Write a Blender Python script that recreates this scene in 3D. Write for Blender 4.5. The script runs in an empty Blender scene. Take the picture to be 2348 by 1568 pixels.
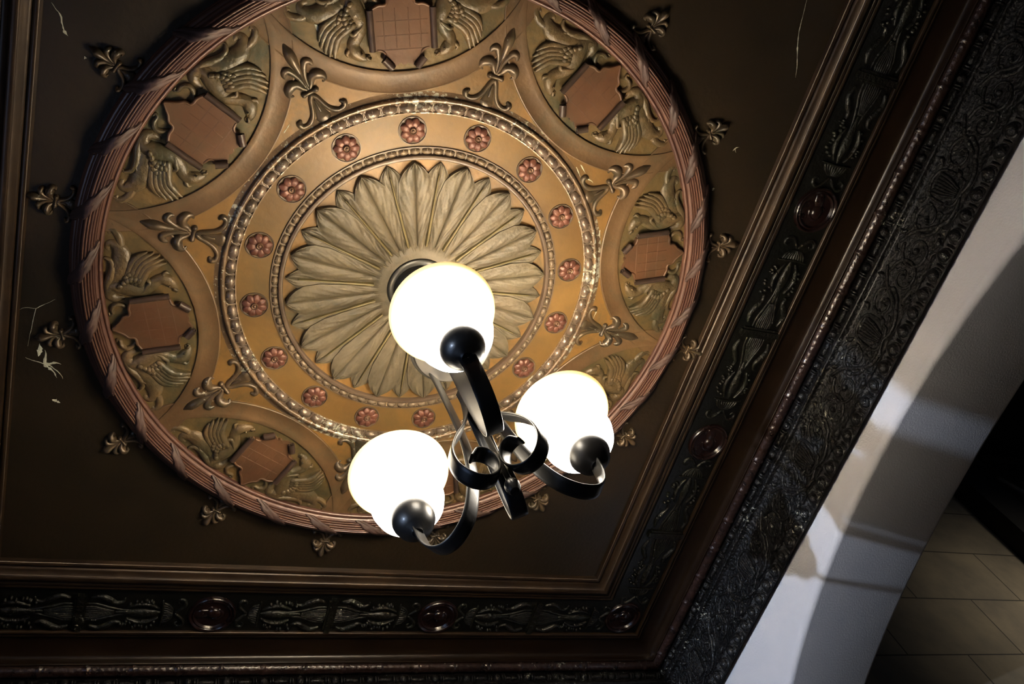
import bpy, math, random
from mathutils import Vector, Matrix
R_ = math.radians
S = 0.4            # metres per design unit (one unit = radius of the ring of rosettes)
HC = 3.6           # ceiling height in metres
C = bpy.context.scene.collection
random.seed(7)

# ------------------------------------------------------------------ camera, world, exposure
cam = bpy.data.objects.new('camera', bpy.data.cameras.new('camera')); C.objects.link(cam)
cam.data.sensor_width = 36.0
cam.data.lens = 2081.3 / 2348 * 36.0
right = Vector((0.9158, -0.2906, -0.2770)); down = Vector((0.1266, 0.8636, -0.4879)); fwd = Vector((0.3810, 0.4119, 0.8278))
fwd.normalize(); down = (down - fwd * down.dot(fwd)).normalized(); right = down.cross(fwd)
m = Matrix((right, -down, -fwd)).transposed().to_4x4()
m.translation = Vector((-1.5892 * S, -2.2168 * S, HC - 5.0575 * S))
cam.matrix_world = m
cam.data.clip_start = 0.02
bpy.context.scene.camera = cam

w = bpy.data.worlds.new('world'); bpy.context.scene.world = w; w.use_nodes = True
w.node_tree.nodes['Background'].inputs[0].default_value = (0.55, 0.7, 1.0, 1)
w.node_tree.nodes['Background'].inputs[1].default_value = 0.6
vs = bpy.context.scene.view_settings
vs.view_transform = 'Standard'; vs.look = 'None'; vs.gamma = 1.0; vs.use_curve_mapping = False
vs.exposure = 0.0

def area(name, loc, target, sx, sy, power, col, spread=180):
    l = bpy.data.lights.new(name, 'AREA'); l.shape = 'RECTANGLE'; l.size = sx * S; l.size_y = sy * S
    l.energy = power; l.color = col; l.spread = R_(spread)
    o = bpy.data.objects.new(name, l); C.objects.link(o)
    o.location = (loc[0] * S, loc[1] * S, HC + loc[2] * S)
    d = Vector(target) - Vector(loc)
    o.rotation_euler = d.to_track_quat('-Z', 'Y').to_euler()
    return o
# daylight outside the window of the left wall, and an added fill light for the hall's stone wall
area('daylight_window', (-3.75, -0.05, -2.5), (3.5, 0.3, -1.6), 1.9, 2.0, 3.0, (0.36, 0.56, 1.0))
area('low_daylight', (-18.6, -4.2, -6.16), (3.1, 0.5, -0.93), 0.22, 0.22, 400.0, (0.62, 0.76, 1.0))
area('hall_fill_light', (11.0, -4.9, 0.9), (8.9, 3.0, -0.4), 1.4, 1.2, 2.6, (1.0, 0.92, 0.76), 34)
GLOBE = (60.0, 10.0, 33.0)   # emission of the lit glass: right, lower left, top shade
BULB = (3.0, 0.1, 1.3)       # watts of the bulb in each shade

# ------------------------------------------------------------------ materials
def mat(name, col, col2=None, metal=0.0, rough=0.4, scale=6.0, bump=0.15, bscale=40.0, streak=None, chips=0.0, coat=0.0, contrast=(0.35, 0.68), spec=0.5, dist=0.003, green=0.0):
    M = bpy.data.materials.new(name); M.use_nodes = True
    nt = M.node_tree; N = nt.nodes; L = nt.links; b = N['Principled BSDF']
    b.inputs['Metallic'].default_value = metal; b.inputs['Roughness'].default_value = rough
    b.inputs['Coat Weight'].default_value = coat; b.inputs['Coat Roughness'].default_value = 0.18
    b.inputs['Specular IOR Level'].default_value = spec
    g = N.new('ShaderNodeNewGeometry')
    mp = N.new('ShaderNodeMapping'); L.new(g.outputs['Position'], mp.inputs['Vector'])
    if streak: mp.inputs['Scale'].default_value = streak
    col2 = col2 or tuple(c * 0.6 for c in col)
    n = N.new('ShaderNodeTexNoise'); n.inputs['Scale'].default_value = scale; n.inputs['Detail'].default_value = 7; n.inputs['Roughness'].default_value = 0.62
    L.new(mp.outputs[0], n.inputs['Vector'])
    r = N.new('ShaderNodeValToRGB'); r.color_ramp.elements[0].position = contrast[0]; r.color_ramp.elements[1].position = contrast[1]
    r.color_ramp.elements[0].color = (*col2, 1); r.color_ramp.elements[1].color = (*col, 1)
    L.new(n.outputs['Fac'], r.inputs[0])
    out = r.outputs[0]
    if green:
        n5 = N.new('ShaderNodeTexNoise'); n5.inputs['Scale'].default_value = 9; n5.inputs['Detail'].default_value = 9; n5.inputs['Roughness'].default_value = 0.72; n5.inputs['Distortion'].default_value = 0.6
        L.new(g.outputs['Position'], n5.inputs['Vector'])
        r5 = N.new('ShaderNodeValToRGB'); r5.color_ramp.elements[0].position = 0.47; r5.color_ramp.elements[1].position = 0.70; r5.color_ramp.elements[1].color = (green, green, green, 1)
        L.new(n5.outputs['Fac'], r5.inputs[0]); mg = N.new('ShaderNodeMix'); mg.data_type = 'RGBA'; L.new(r5.outputs[0], mg.inputs['Factor']); L.new(out, mg.inputs[6]); mg.inputs[7].default_value = (0.042, 0.046, 0.026, 1)
        out = mg.outputs[2]
    if chips > 0:
        n3 = N.new('ShaderNodeTexNoise'); n3.inputs['Scale'].default_value = 75; n3.inputs['Detail'].default_value = 6; n3.inputs['Roughness'].default_value = 0.7
        n4 = N.new('ShaderNodeTexNoise'); n4.inputs['Scale'].default_value = 5; n4.inputs['Detail'].default_value = 2
        L.new(g.outputs['Position'], n3.inputs['Vector']); L.new(g.outputs['Position'], n4.inputs['Vector'])
        ad = N.new('ShaderNodeMath'); ad.operation = 'MULTIPLY_ADD'; L.new(n4.outputs['Fac'], ad.inputs[0]); ad.inputs[1].default_value = 0.55; L.new(n3.outputs['Fac'], ad.inputs[2])
        r3 = N.new('ShaderNodeValToRGB'); r3.color_ramp.elements[0].position = 0.985 - chips; r3.color_ramp.elements[1].position = 1.0 - chips
        L.new(ad.outputs[0], r3.inputs[0])
        mx = N.new('ShaderNodeMix'); mx.data_type = 'RGBA'; L.new(r3.outputs[0], mx.inputs['Factor']); L.new(out, mx.inputs[6]); mx.inputs[7].default_value = (0.45, 0.43, 0.35, 1)
        out = mx.outputs[2]
    L.new(out, b.inputs['Base Color'])
    n2 = N.new('ShaderNodeTexNoise'); n2.inputs['Scale'].default_value = bscale; n2.inputs['Detail'].default_value = 8
    L.new(mp.outputs[0], n2.inputs['Vector'])
    bp = N.new('ShaderNodeBump'); bp.inputs['Strength'].default_value = bump; bp.inputs['Distance'].default_value = dist
    L.new(n2.outputs['Fac'], bp.inputs['Height']); L.new(bp.outputs[0], b.inputs['Normal'])
    r2 = N.new('ShaderNodeMapRange'); r2.inputs['To Min'].default_value = max(0.05, rough - 0.1); r2.inputs['To Max'].default_value = rough + 0.14
    L.new(n.outputs['Fac'], r2.inputs['Value']); L.new(r2.outputs[0], b.inputs['Roughness'])
    return M

M = {}
M['field'] = mat('ochre_bronze_paint', (0.235, 0.118, 0.029), (0.115, 0.062, 0.019), 0.08, 0.46, 5, 0.3, 60, green=0.75)
M['band'] = mat('polished_gold_band', (0.19, 0.103, 0.027), (0.115, 0.06, 0.018), 0.08, 0.46, 4, 0.2, 60, green=0.35)
M['arc'] = mat('brown_bronze_band', (0.165, 0.092, 0.04), (0.095, 0.052, 0.024), 0.1, 0.46, 7, 0.3, 70, green=0.6)
M['griffin'] = mat('umber_bronze_relief', (0.165, 0.1, 0.044), (0.08, 0.058, 0.028), 0.1, 0.38, 12, 0.6, 70, dist=0.005, green=0.85)
M['panel'] = mat('green_gold_panel', (0.19, 0.112, 0.038), (0.08, 0.062, 0.028), 0.2, 0.45, 14, 0.5, 60, green=0.9)
M['shield'] = mat('copper_shield', (0.145, 0.068, 0.033), (0.1, 0.045, 0.023), 0.1, 0.40, 8, 0.2, 60, green=0.35)
M['roll'] = mat('dark_copper_scroll', (0.07, 0.04, 0.028), (0.04, 0.026, 0.02), 0.1, 0.36, 20, 0.3, 60)
M['fleur'] = mat('dark_bronze_fleur', (0.125, 0.078, 0.042), (0.052, 0.04, 0.027), 0.3, 0.33, 16, 0.4, 70, chips=0.02, green=0.7)
M['leaf'] = mat('grey_bronze_leaf', (0.15, 0.116, 0.074), (0.07, 0.056, 0.036), 0.1, 0.50, 9, 0.5, 80, dist=0.004, green=0.35)
M['stem'] = mat('yellow_green_stem', (0.19, 0.15, 0.065), (0.12, 0.09, 0.04), 0.1, 0.5, 9, 0.3, 60)
M['fillet'] = mat('grey_fillet', (0.13, 0.088, 0.06), (0.085, 0.056, 0.04), 0.1, 0.38, 12, 0.3, 60)
M['egg'] = mat('taupe_egg', (0.2, 0.14, 0.088), (0.11, 0.078, 0.05), 0.1, 0.36, 14, 0.3, 60)
M['egg_chip'] = mat('taupe_egg_flaking', (0.22, 0.155, 0.115), (0.12, 0.085, 0.062), 0.3, 0.33, 14, 0.6, 90, chips=0.10, coat=0.4, green=0.5)
M['chip_edge'] = mat('flaking_fillet', (0.19, 0.115, 0.06), (0.1, 0.064, 0.038), 0.25, 0.34, 14, 0.6, 90, chips=0.13, coat=0.4)
M['rosette'] = mat('red_brown_rosette', (0.15, 0.055, 0.036), (0.095, 0.035, 0.024), 0.2, 0.42, 30, 0.25, 60)
M['rosette_c'] = mat('rosette_button', (0.15, 0.085, 0.052), (0.11, 0.055, 0.033), 0.3, 0.32, 30, 0.25, 60)
M['reed'] = mat('pink_brown_reed', (0.135, 0.06, 0.038), (0.085, 0.036, 0.026), 0.2, 0.34, 9, 0.3, 80, coat=0.25)
M['tie'] = mat('plum_leaf_tie', (0.09, 0.046, 0.036), (0.055, 0.032, 0.027), 0.2, 0.52, 18, 0.35, 80, coat=0.0)
M['ceil'] = mat('dark_stained_ceiling', (0.031, 0.0185, 0.008), (0.016, 0.0115, 0.006), 0.15, 0.42, 3.5, 0.35, 80, contrast=(0.3, 0.72), chips=-0.02)
M['mould'] = mat('dark_bronze_moulding', (0.048, 0.026, 0.012), (0.026, 0.015, 0.009), 0.4, 0.36, 9, 0.15, 60, coat=0.1)
M['frieze'] = mat('black_green_frieze', (0.008, 0.007, 0.0045), (0.004, 0.0045, 0.0035), 0.2, 0.34, 12, 0.6, 80, coat=0.1)
M['frieze_r'] = mat('frieze_relief', (0.015, 0.0105, 0.0065), (0.006, 0.007, 0.005), 0.3, 0.36, 22, 1.0, 90, dist=0.006, coat=0.2, chips=0.03, green=0.5)
M['medal'] = mat('oxblood_medallion', (0.018, 0.0062, 0.0048), (0.01, 0.004, 0.0035), 0.2, 0.26, 12, 0.3, 60, coat=0.6)
M['cove'] = mat('brown_cove', (0.02, 0.0095, 0.004), (0.014, 0.007, 0.0035), 0.25, 0.32, 9, 0.2, 60, coat=0.2)
M['laurel'] = mat('red_brown_laurel', (0.044, 0.02, 0.015), (0.022, 0.012, 0.01), 0.3, 0.28, 30, 0.8, 120, coat=0.5, chips=0.02)
M['scroll'] = mat('black_scroll_frieze', (0.011, 0.009, 0.009), (0.006, 0.006, 0.0055), 0.25, 0.30, 14, 1.0, 90, dist=0.007, chips=0.035, coat=0.25)
M['scroll_r'] = mat('scroll_relief', (0.016, 0.0125, 0.0115), (0.008, 0.008, 0.007), 0.3, 0.36, 24, 1.0, 110, dist=0.007, chips=0.035, coat=0.2)
M['wall'] = mat('pale_plaster', (0.80, 0.775, 0.78), (0.74, 0.72, 0.73), 0, 0.75, 3, 0.5, 180, dist=0.002)
M['stone'] = None
M['black'] = mat('black_satin_metal', (0.007, 0.007, 0.008), (0.01, 0.0095, 0.009), 0.0, 0.36, 20, 0.06, 220, coat=0.15, spec=0.42)
M['silver'] = mat('grey_canopy_metal', (0.075, 0.072, 0.072), (0.06, 0.058, 0.058), 0.5, 0.40, 8, 0.1, 100)
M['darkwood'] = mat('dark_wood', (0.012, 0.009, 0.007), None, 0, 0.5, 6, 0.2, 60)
M['floor'] = mat('oak_floor', (0.10, 0.055, 0.028), (0.06, 0.033, 0.018), 0, 0.4, 3, 0.2, 40, streak=(1, 9, 1))
M['wall_in'] = mat('brown_wall_paint', (0.10, 0.085, 0.07), (0.07, 0.06, 0.05), 0, 0.6, 3, 0.3, 120)
M['chip'] = mat('bare_plaster', (0.70, 0.68, 0.54), (0.5, 0.5, 0.38), 0, 0.8, 30, 0.4, 120)
M['frame'] = mat('white_window_frame', (0.6, 0.6, 0.58), (0.5, 0.5, 0.5), 0, 0.4)

def shade_mat(st):
    m_ = bpy.data.materials.new('lit_alabaster_glass'); m_.use_nodes = True
    nt = m_.node_tree; N = nt.nodes; L = nt.links; b = N['Principled BSDF']
    b.inputs['Base Color'].default_value = (0.85, 0.75, 0.5, 1); b.inputs['Roughness'].default_value = 0.25
    tc = N.new('ShaderNodeTexCoord'); sp = N.new('ShaderNodeSeparateXYZ'); L.new(tc.outputs['Object'], sp.inputs[0])
    mr = N.new('ShaderNodeMapRange'); mr.inputs['From Min'].default_value = 0.30 * S; mr.inputs['From Max'].default_value = 0.405 * S
    L.new(sp.outputs['Z'], mr.inputs['Value'])
    r = N.new('ShaderNodeValToRGB'); e = r.color_ramp.elements
    e[0].position = 0.0; e[0].color = (1, 0.90, 0.76, 1); e[1].position = 1.0; e[1].color = (1.0, 0.66, 0.20, 1)
    L.new(mr.outputs[0], r.inputs[0]); L.new(r.outputs[0], b.inputs['Emission Color'])
    s_ = N.new('ShaderNodeValToRGB'); q = s_.color_ramp.elements
    q[0].position = 0.0; q[0].color = (1, 1, 1, 1); q[1].position = 1.0; q[1].color = (.9 / st, .9 / st, .9 / st, 1)
    for p_, v_ in ((0.45, 0.45), (0.68, 4.0 / st), (0.84, 1.3 / st)): e_ = q.new(p_); e_.color = (v_, v_, v_, 1)
    L.new(mr.outputs[0], s_.inputs[0])
    mu = N.new('ShaderNodeMath'); mu.operation = 'MULTIPLY'; mu.inputs[1].default_value = st; L.new(s_.outputs[0], mu.inputs[0])
    L.new(mu.outputs[0], b.inputs['Emission Strength'])
    return m_
M['shade'] = [shade_mat(v) for v in GLOBE]
def glow(name, col, st):
    m_ = bpy.data.materials.new(name); m_.use_nodes = True; b = m_.node_tree.nodes['Principled BSDF']
    b.inputs['Emission Color'].default_value = (*col, 1); b.inputs['Emission Strength'].default_value = st; b.inputs['Base Color'].default_value = (1, 1, 1, 1)
    return m_
M['bulb'] = glow('lit_bulb', (1, 0.86, 0.6), 40)

def stone_mat():
    m_ = mat('limestone_blocks', (0.30, 0.235, 0.150), (0.17, 0.135, 0.092), 0, 0.7, 4, 0.5, 60)
    nt = m_.node_tree; N = nt.nodes; L = nt.links; b = N['Principled BSDF']
    g = N.new('ShaderNodeNewGeometry'); sp = N.new('ShaderNodeSeparateXYZ'); cb = N.new('ShaderNodeCombineXYZ')
    L.new(g.outputs['Position'], sp.inputs[0]); L.new(sp.outputs['X'], cb.inputs['X'])
    ad = N.new('ShaderNodeMath'); ad.operation = 'SUBTRACT'; L.new(sp.outputs['Z'], ad.inputs[0]); ad.inputs[1].default_value = HC - 0.235 * S + 0.82 * S * 4 - 0.82 * S * 4
    L.new(ad.outputs[0], cb.inputs['Y'])
    br = N.new('ShaderNodeTexBrick'); br.inputs['Scale'].default_value = 1.0; br.inputs['Brick Width'].default_value = 1.62 * S; br.inputs['Row Height'].default_value = 0.80 * S
    br.inputs['Mortar Size'].default_value = 0.0035; br.offset = 0.5
    br.inputs['Color1'].default_value = (1, 1, 1, 1); br.inputs['Color2'].default_value = (0.75, 0.75, 0.72, 1); br.inputs['Mortar'].default_value = (0.12, 0.11, 0.1, 1)
    mp = N.new('ShaderNodeMapping'); mp.inputs['Location'].default_value = (-0.12 * S, 0, 0); L.new(cb.outputs[0], mp.inputs[0]); L.new(mp.outputs[0], br.inputs['Vector'])
    mx = N.new('ShaderNodeMix'); mx.data_type = 'RGBA'; mx.blend_type = 'MULTIPLY'; mx.inputs['Factor'].default_value = 1
    src = b.inputs['Base Color'].links[0].from_socket
    L.new(src, mx.inputs[6]); L.new(br.outputs['Color'], mx.inputs[7]); L.new(mx.outputs[2], b.inputs['Base Color'])
    return m_
M['stone'] = stone_mat()

# ------------------------------------------------------------------ mesh builder (coordinates in design units)
def cr(pts, n):
    """Catmull-Rom through points (any dimension)"""
    P = [list(p) for p in pts]
    P = [[2 * a - b for a, b in zip(P[0], P[1])]] + P + [[2 * a - b for a, b in zip(P[-1], P[-2])]]
    out = []
    for i in range(1, len(P) - 2):
        for k in range(n):
            t = k / n
            out.append([0.5 * (2 * p1 + (p2 - p0) * t + (2 * p0 - 5 * p1 + 4 * p2 - p3) * t * t + (3 * p1 - p0 - 3 * p2 + p3) * t ** 3)
                        for p0, p1, p2, p3 in zip(P[i - 1], P[i], P[i + 1], P[i + 2])])
    out.append(P[-2]); return out

class MB:
    def __init__(self): self.v = []; self.f = []
    def add(self, vs_, fs): b = len(self.v); self.v += vs_; self.f += [tuple(i + b for i in f) for f in fs]
    def grid(self, rows, closed_u=False, closed_v=False):
        nr, nc = len(rows), len(rows[0]); vs_ = [tuple(p) for r in rows for p in r]; fs = []
        for i in range(nr if closed_u else nr - 1):
            for j in range(nc if closed_v else nc - 1):
                i2, j2 = (i + 1) % nr, (j + 1) % nc
                fs.append((i * nc + j, i * nc + j2, i2 * nc + j2, i2 * nc + j))
        self.add(vs_, fs)
    def stroke(self, pts, h=0.8, z0=0.0, n=5, k=8, mir=False, amp=0):
        """half-round relief along a path: pts = (x, y, radius); relief goes down (-z)"""
        for sg in ((1, -1) if mir else (1,)):
            P = cr([(p[0], p[1] * sg, p[2]) for p in pts], n)
            P = [[a, b, max(c, 0.0004)] for a, b, c in P]
            def tan(i):
                a = P[max(i - 1, 0)]; b = P[min(i + 1, len(P) - 1)]; dx, dy = b[0] - a[0], b[1] - a[1]; l = math.hypot(dx, dy) or 1
                return dx / l, dy / l
            st = []
            t0 = tan(0); t1 = tan(len(P) - 1)
            for a in (90, 60, 30): st.append((P[0][0] - t0[0] * P[0][2] * math.sin(R_(a)), P[0][1] - t0[1] * P[0][2] * math.sin(R_(a)), P[0][2] * math.cos(R_(a)), t0))
            for i, p in enumerate(P): st.append((p[0], p[1], p[2], tan(i)))
            for a in (30, 60, 90): st.append((P[-1][0] + t1[0] * P[-1][2] * math.sin(R_(a)), P[-1][1] + t1[1] * P[-1][2] * math.sin(R_(a)), P[-1][2] * math.cos(R_(a)), t1))
            rows = []
            for (x, y, r, t) in st:
                row = [(x - t[1] * (-r), y + t[0] * (-r), 0.0)]
                for j in range(k + 1):
                    a = math.pi * j / k; c_ = -math.cos(a) * r
                    row.append((x - t[1] * c_, y + t[0] * c_, -z0 - math.sin(a) * r * h))
                row.append((x - t[1] * r, y + t[0] * r, 0.0))
                rows.append(row)
            self.grid(rows)
    def blob(self, x, y, rx, ry, h, z0=0.0, ang=0, n=12, m_=5):
        ca, sa = math.cos(ang), math.sin(ang); rows = []
        for i in range(m_ + 1):
            a = math.pi / 2 * i / m_; row = []
            for j in range(n):
                b = 2 * math.pi * j / n; u, v_ = rx * math.cos(a) * math.cos(b), ry * math.cos(a) * math.sin(b)
                row.append((x + u * ca - v_ * sa, y + u * sa + v_ * ca, -z0 - h * math.sin(a)))
            rows.append(row)
        self.grid(rows, closed_v=True)
    def revolve(self, prof, n=96, a0=0, a1=360, cx=0, cy=0, cap=False):
        full = abs(a1 - a0) >= 360; rows = []
        for i in range(n if full else n + 1):
            a = R_(a0 + (a1 - a0) * i / n)
            rows.append([(cx + r * math.cos(a), cy + r * math.sin(a), z) for r, z in prof])
        self.grid(rows, closed_u=full)
    def slab(self, pts, z1, z0=0.0, inset=0.0, dz=0.0):
        """flat plate with outline pts, from z=-z0 to z=-z1, optional raised inset"""
        n = len(pts); self.add([(x, y, -z0) for x, y in pts] + [(x, y, -z1) for x, y in pts], [(i, (i + 1) % n, n + (i + 1) % n, n + i) for i in range(n)])
        cx = sum(p[0] for p in pts) / n; cy = sum(p[1] for p in pts) / n
        q = [(x + (cx - x) * inset, y + (cy - y) * inset) for x, y in pts]
        self.add([(x, y, -z1) for x, y in pts] + [(x, y, -z1 - dz) for x, y in q], [(i, (i + 1) % n, n + (i + 1) % n, n + i) for i in range(n)] + [tuple(range(n, 2 * n))])
    def box(self, x0, x1, y0, y1, z0, z1):
        self.add([(x, y, z) for x in (x0, x1) for y in (y0, y1) for z in (z0, z1)], [(0, 1, 3, 2), (4, 6, 7, 5), (0, 4, 5, 1), (2, 3, 7, 6), (0, 2, 6, 4), (1, 5, 7, 3)])
    def build(self, name, mt, parent=None, smooth=40, tri=True):
        me = bpy.data.meshes.new(name); me.from_pydata([(x * S, y * S, z * S) for x, y, z in self.v], [], self.f)
        import bmesh
        b = bmesh.new(); b.from_mesh(me); bmesh.ops.remove_doubles(b, verts=b.verts, dist=1e-6)
        bmesh.ops.recalc_face_normals(b, faces=b.faces)
        if tri: bmesh.ops.triangulate(b, faces=[f for f in b.faces if len(f.verts) > 4])
        b.to_mesh(me); b.free()
        if smooth:
            for p in me.polygons: p.use_smooth = True
            me.set_sharp_from_angle(angle=R_(smooth))
        me.materials.append(mt)
        o = bpy.data.objects.new(name, me); C.objects.link(o)
        if parent: o.parent = parent
        return o

def root(name, x=0, y=0, z=0, rz=0):
    o = bpy.data.objects.new(name, None); C.objects.link(o); o.empty_display_size = 0.02
    o.location = (x * S, y * S, HC + z * S); o.rotation_euler = (0, 0, rz); return o
def tag(o, label, cat, group=None, kind=None):
    if label: o['label'] = label
    if cat: o['category'] = cat
    if group: o['group'] = group
    if kind: o['kind'] = kind
    return o
def struct(o, z=0): o['kind'] = 'structure'; o.location.z = HC + z * S; return o
def copy_tree(o, parent=None):
    c = o.copy(); C.objects.link(c)
    if parent: c.parent = parent
    for ch in list(o.children): copy_tree(ch, c)
    return c
def polar(r, deg): return r * math.cos(R_(deg)), r * math.sin(R_(deg))

# ------------------------------------------------------------------ the room shell
XL, XR, YT, YB = -2.31, 2.245, -2.44, 2.44       # centre line of the panel moulding
def loop(mb, prof, closed=True):
    """profile (d, z) swept mitred around the panel rectangle"""
    rows = []
    for cx, cy, sx, sy in ((XL, YT, -1, -1), (XR, YT, 1, -1), (XR, YB, 1, 1), (XL, YB, -1, 1)):
        rows.append([(cx + sx * d, cy + sy * d, z) for d, z in prof])
    mb.grid(rows, closed_u=True)
def arcp(cx, cz, r, a0, a1, n=8): return [(cx + r * math.cos(R_(a0 + (a1 - a0) * i / n)), cz + r * math.sin(R_(a0 + (a1 - a0) * i / n))) for i in range(n + 1)]

WX0, WX1, WY0, WY1, FZ = XL - 0.87, XR + 0.87, YT - 0.87, YB + 0.87, -9.0
b = MB(); b.box(WX0 - 0.3, WX1 + 0.3, WY0 - 0.3, WY1 + 0.3, 0.0, 0.12)
ceiling = struct(b.build('ceiling', M['ceil'], smooth=0))
b = MB(); b.box(WX0 - 0.3, 15.5, -4.2, WY1 + 0.3, FZ - 0.2, FZ)
struct(b.build('floor', M['floor'], smooth=0))

# arched wall on the right
ACY, AHS, ARISE, ASP, XF = 0.04, 2.90, 1.05, -2.08, 4.20
FHS, FRISE = 3.60, 0.95        # the arch opens wider on the hall side, apex at -0.90
def archf(t, off=0):
    y = FHS * math.cos(R_(t)); z = FRISE * math.sin(R_(t)); nx, nz = math.cos(R_(t)) / FHS, math.sin(R_(t)) / FRISE; l = math.hypot(nx, nz)
    return ACY + y + nx / l * off, -0.90 - FRISE + z + nz / l * off
def arch(t, off=0):      # t in 0..180 degrees, off = outward offset along the normal
    y = AHS * math.cos(R_(t)); z = ARISE * math.sin(R_(t)); nx, nz = math.cos(R_(t)) / AHS, math.sin(R_(t)) / ARISE; l = math.hypot(nx, nz)
    return ACY + y + nx / l * off, ASP + z + nz / l * off
b = MB(); RB = 0.05; SPL = 0.115
stations = [('j', FZ, -1)] + [('a', t, 0) for t in [i * 3 for i in range(61)]] + [('j', FZ, 1)]
def sect(st):
    k, t, _ = st
    def P(off, x):
        if k == 'a': y, z = arch(180 - t, off); return (x, y, z)
        y, z = arch(180 if _ < 0 else 0, off); return (x, y, FZ)
    row = [P(RB * (1 - math.sin(R_(a))), WX1 + RB * (1 - math.cos(R_(a)))) for a in range(0, 91, 15)]
    def Q(off, x):
        if k == 'a': y, z = archf(180 - t, off); return (x, y, z)
        y, z = archf(180 if _ < 0 else 0, off); return (x, y, FZ)
    row += [Q(0, XF - RB)] + [Q(RB * (1 - math.cos(R_(a))), XF - RB * (1 - math.sin(R_(a)))) for a in range(0, 91, 15)][1:]
    return row
rows = [sect(s) for s in stations]
b.grid(rows)
for xi, x in ((0, WX1), (-1, XF)):    # wall faces between the arch edge and the room outline
    top = []
    ztop = 0.0 if xi == 0 else 3.3
    for r in rows:
        p = r[xi]; y = p[1]
        top.append((x, y, ztop))
    ys = [r[xi] for r in rows]
    b.grid([[p for p in ys], top])
    y0, y1 = ys[0][1], ys[-1][1]
    b.add([(x, WY0 - 0.3, FZ), (x, y0, FZ), (x, y0, ztop), (x, WY0 - 0.3, ztop)], [(0, 1, 2, 3)])
    b.add([(x, WY1 + 0.3, FZ), (x, y1, FZ), (x, y1, ztop), (x, WY1 + 0.3, ztop)], [(0, 1, 2, 3)])
b.add([(WX1, WY0 - .3, 0), (WX1, WY1 + .3, 0), (XF, WY1 + .3, 0), (XF, WY0 - .3, 0)], [(0, 1, 2, 3)])
struct(b.build('wall_right', M['wall'], smooth=50))
# other walls; the left one has a window
b = MB(); b.box(WX0 - 0.3, WX1, WY1, WY1 + 0.3, FZ, 0); struct(b.build('wall_back', M['wall_in'], smooth=0))
b = MB(); b.box(WX0 - 0.3, WX1, WY0 - 0.3, WY0, FZ, 0); struct(b.build('wall_front', M['wall_in'], smooth=0))
WA0, WA1, WZ0, WZ1 = -1.47, 1.12, -3.90, -1.72
b = MB()
for y0, y1, z0, z1 in ((WY0, WA0, FZ, 0), (WA1, WY1, FZ, 0), (WA0, WA1, FZ, WZ0), (WA0, WA1, WZ1, 0)): b.box(WX0 - 0.3, WX0, y0, y1, z0, z1)
struct(b.build('wall_left', M['wall_in'], smooth=0))
wr = root('window_1', WX0 - 0.12, (WA0 + WA1) / 2, (WZ0 + WZ1) / 2); wr['kind'] = 'structure'
b = MB(); hw, hh = (WA1 - WA0) / 2, (WZ1 - WZ0) / 2
for y0, y1, z0, z1 in ((-hw, -hw + .07, -hh, hh), (hw - .07, hw, -hh, hh), (-hw, hw, hh - .07, hh), (-hw, hw, -hh, -hh + .07), (.485 - hw - .2, .985 - hw - .2, -hh, -hh + 1.42)): b.box(-.06, .06, y0, y1, z0, z1)  # last box: unseen block added to shade part of the low daylight beam
b.build('window_frame_and_beam_block', M['frame'], wr, smooth=0)

# the hall beyond the arch
b = MB(); b.box(3.45, 15.5, 3.0, 3.3, FZ, 3.3); struct(b.build('wall_far', M['stone'], smooth=0))
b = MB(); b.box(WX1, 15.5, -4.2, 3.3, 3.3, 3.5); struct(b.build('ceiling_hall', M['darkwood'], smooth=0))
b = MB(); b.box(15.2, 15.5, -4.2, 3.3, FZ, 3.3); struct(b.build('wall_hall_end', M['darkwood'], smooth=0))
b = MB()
for x0, x1, z0, z1 in ((XF, 9.2, FZ, 3.3), (11.8, 15.5, FZ, 3.3), (9.2, 11.8, FZ, -0.1), (9.2, 11.8, 1.9, 3.3)): b.box(x0, x1, -4.4, -4.2, z0, z1)  # unseen opening added so the hall fill light can shine in
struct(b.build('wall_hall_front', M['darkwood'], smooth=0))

# ------------------------------------------------------------------ mouldings around the panel
b = MB()
prof = [(-0.11, 0.0)] + arcp(-0.085, -0.02, 0.016, 180, 360, 6) + [(-0.066, -0.03), (-0.055, -0.045)] + arcp(0, -0.056, 0.024, 190, 350, 8) + [(0.045, -0.04), (0.055, -0.035)]
prof += arcp(0.072, -0.035, 0.013, 180, 360, 5) + arcp(0.105, -0.028, 0.012, 180, 360, 5) + [(0.125, -0.02), (0.14, -0.012), (0.15, 0.0)]
loop(b, prof); struct(b.build('trim_1', M['mould'], smooth=60))
b = MB(); loop(b, [(0.15, 0), (0.15, -0.006), (0.52, -0.006), (0.52, 0)]); struct(b.build('trim_2', M['frieze'], smooth=30))
b = MB(); loop(b, [(0.515, 0)] + arcp(0.53, -0.016, 0.015, 180, 360, 6) + [(0.55, -0.008)] + arcp(0.562, -0.014, 0.008, 180, 360, 5) + [(0.575, 0)]); struct(b.build('trim_3', M['mould'], smooth=60))
b = MB(); loop(b, [(0.57, 0)] + [(0.57 + 0.17 * math.sin(R_(a)), -0.085 * (1 - math.cos(R_(a)))) for a in range(0, 91, 10)] + [(0.742, -0.095)] + arcp(0.748, -0.10, 0.010, 180, 270, 4) + [(0.77, -0.11)])
struct(b.build('trim_4', M['cove'], smooth=50))

def side_paths():
    """the four wall runs: start point, direction, length, outward normal, in units at offset d"""
    def f(d):
        x0, x1, y0, y1 = XL - d, XR + d, YT - d, YB + d
        return [((x1, y0), (0, 1), y1 - y0, (1, 0)), ((x0, y1), (1, 0), x1 - x0, (0, 1)), ((x0, y0), (0, 1), y1 - y0, (-1, 0)), ((x0, y0), (1, 0), x1 - x0, (0, -1))]
    return f
SP = side_paths()
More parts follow.
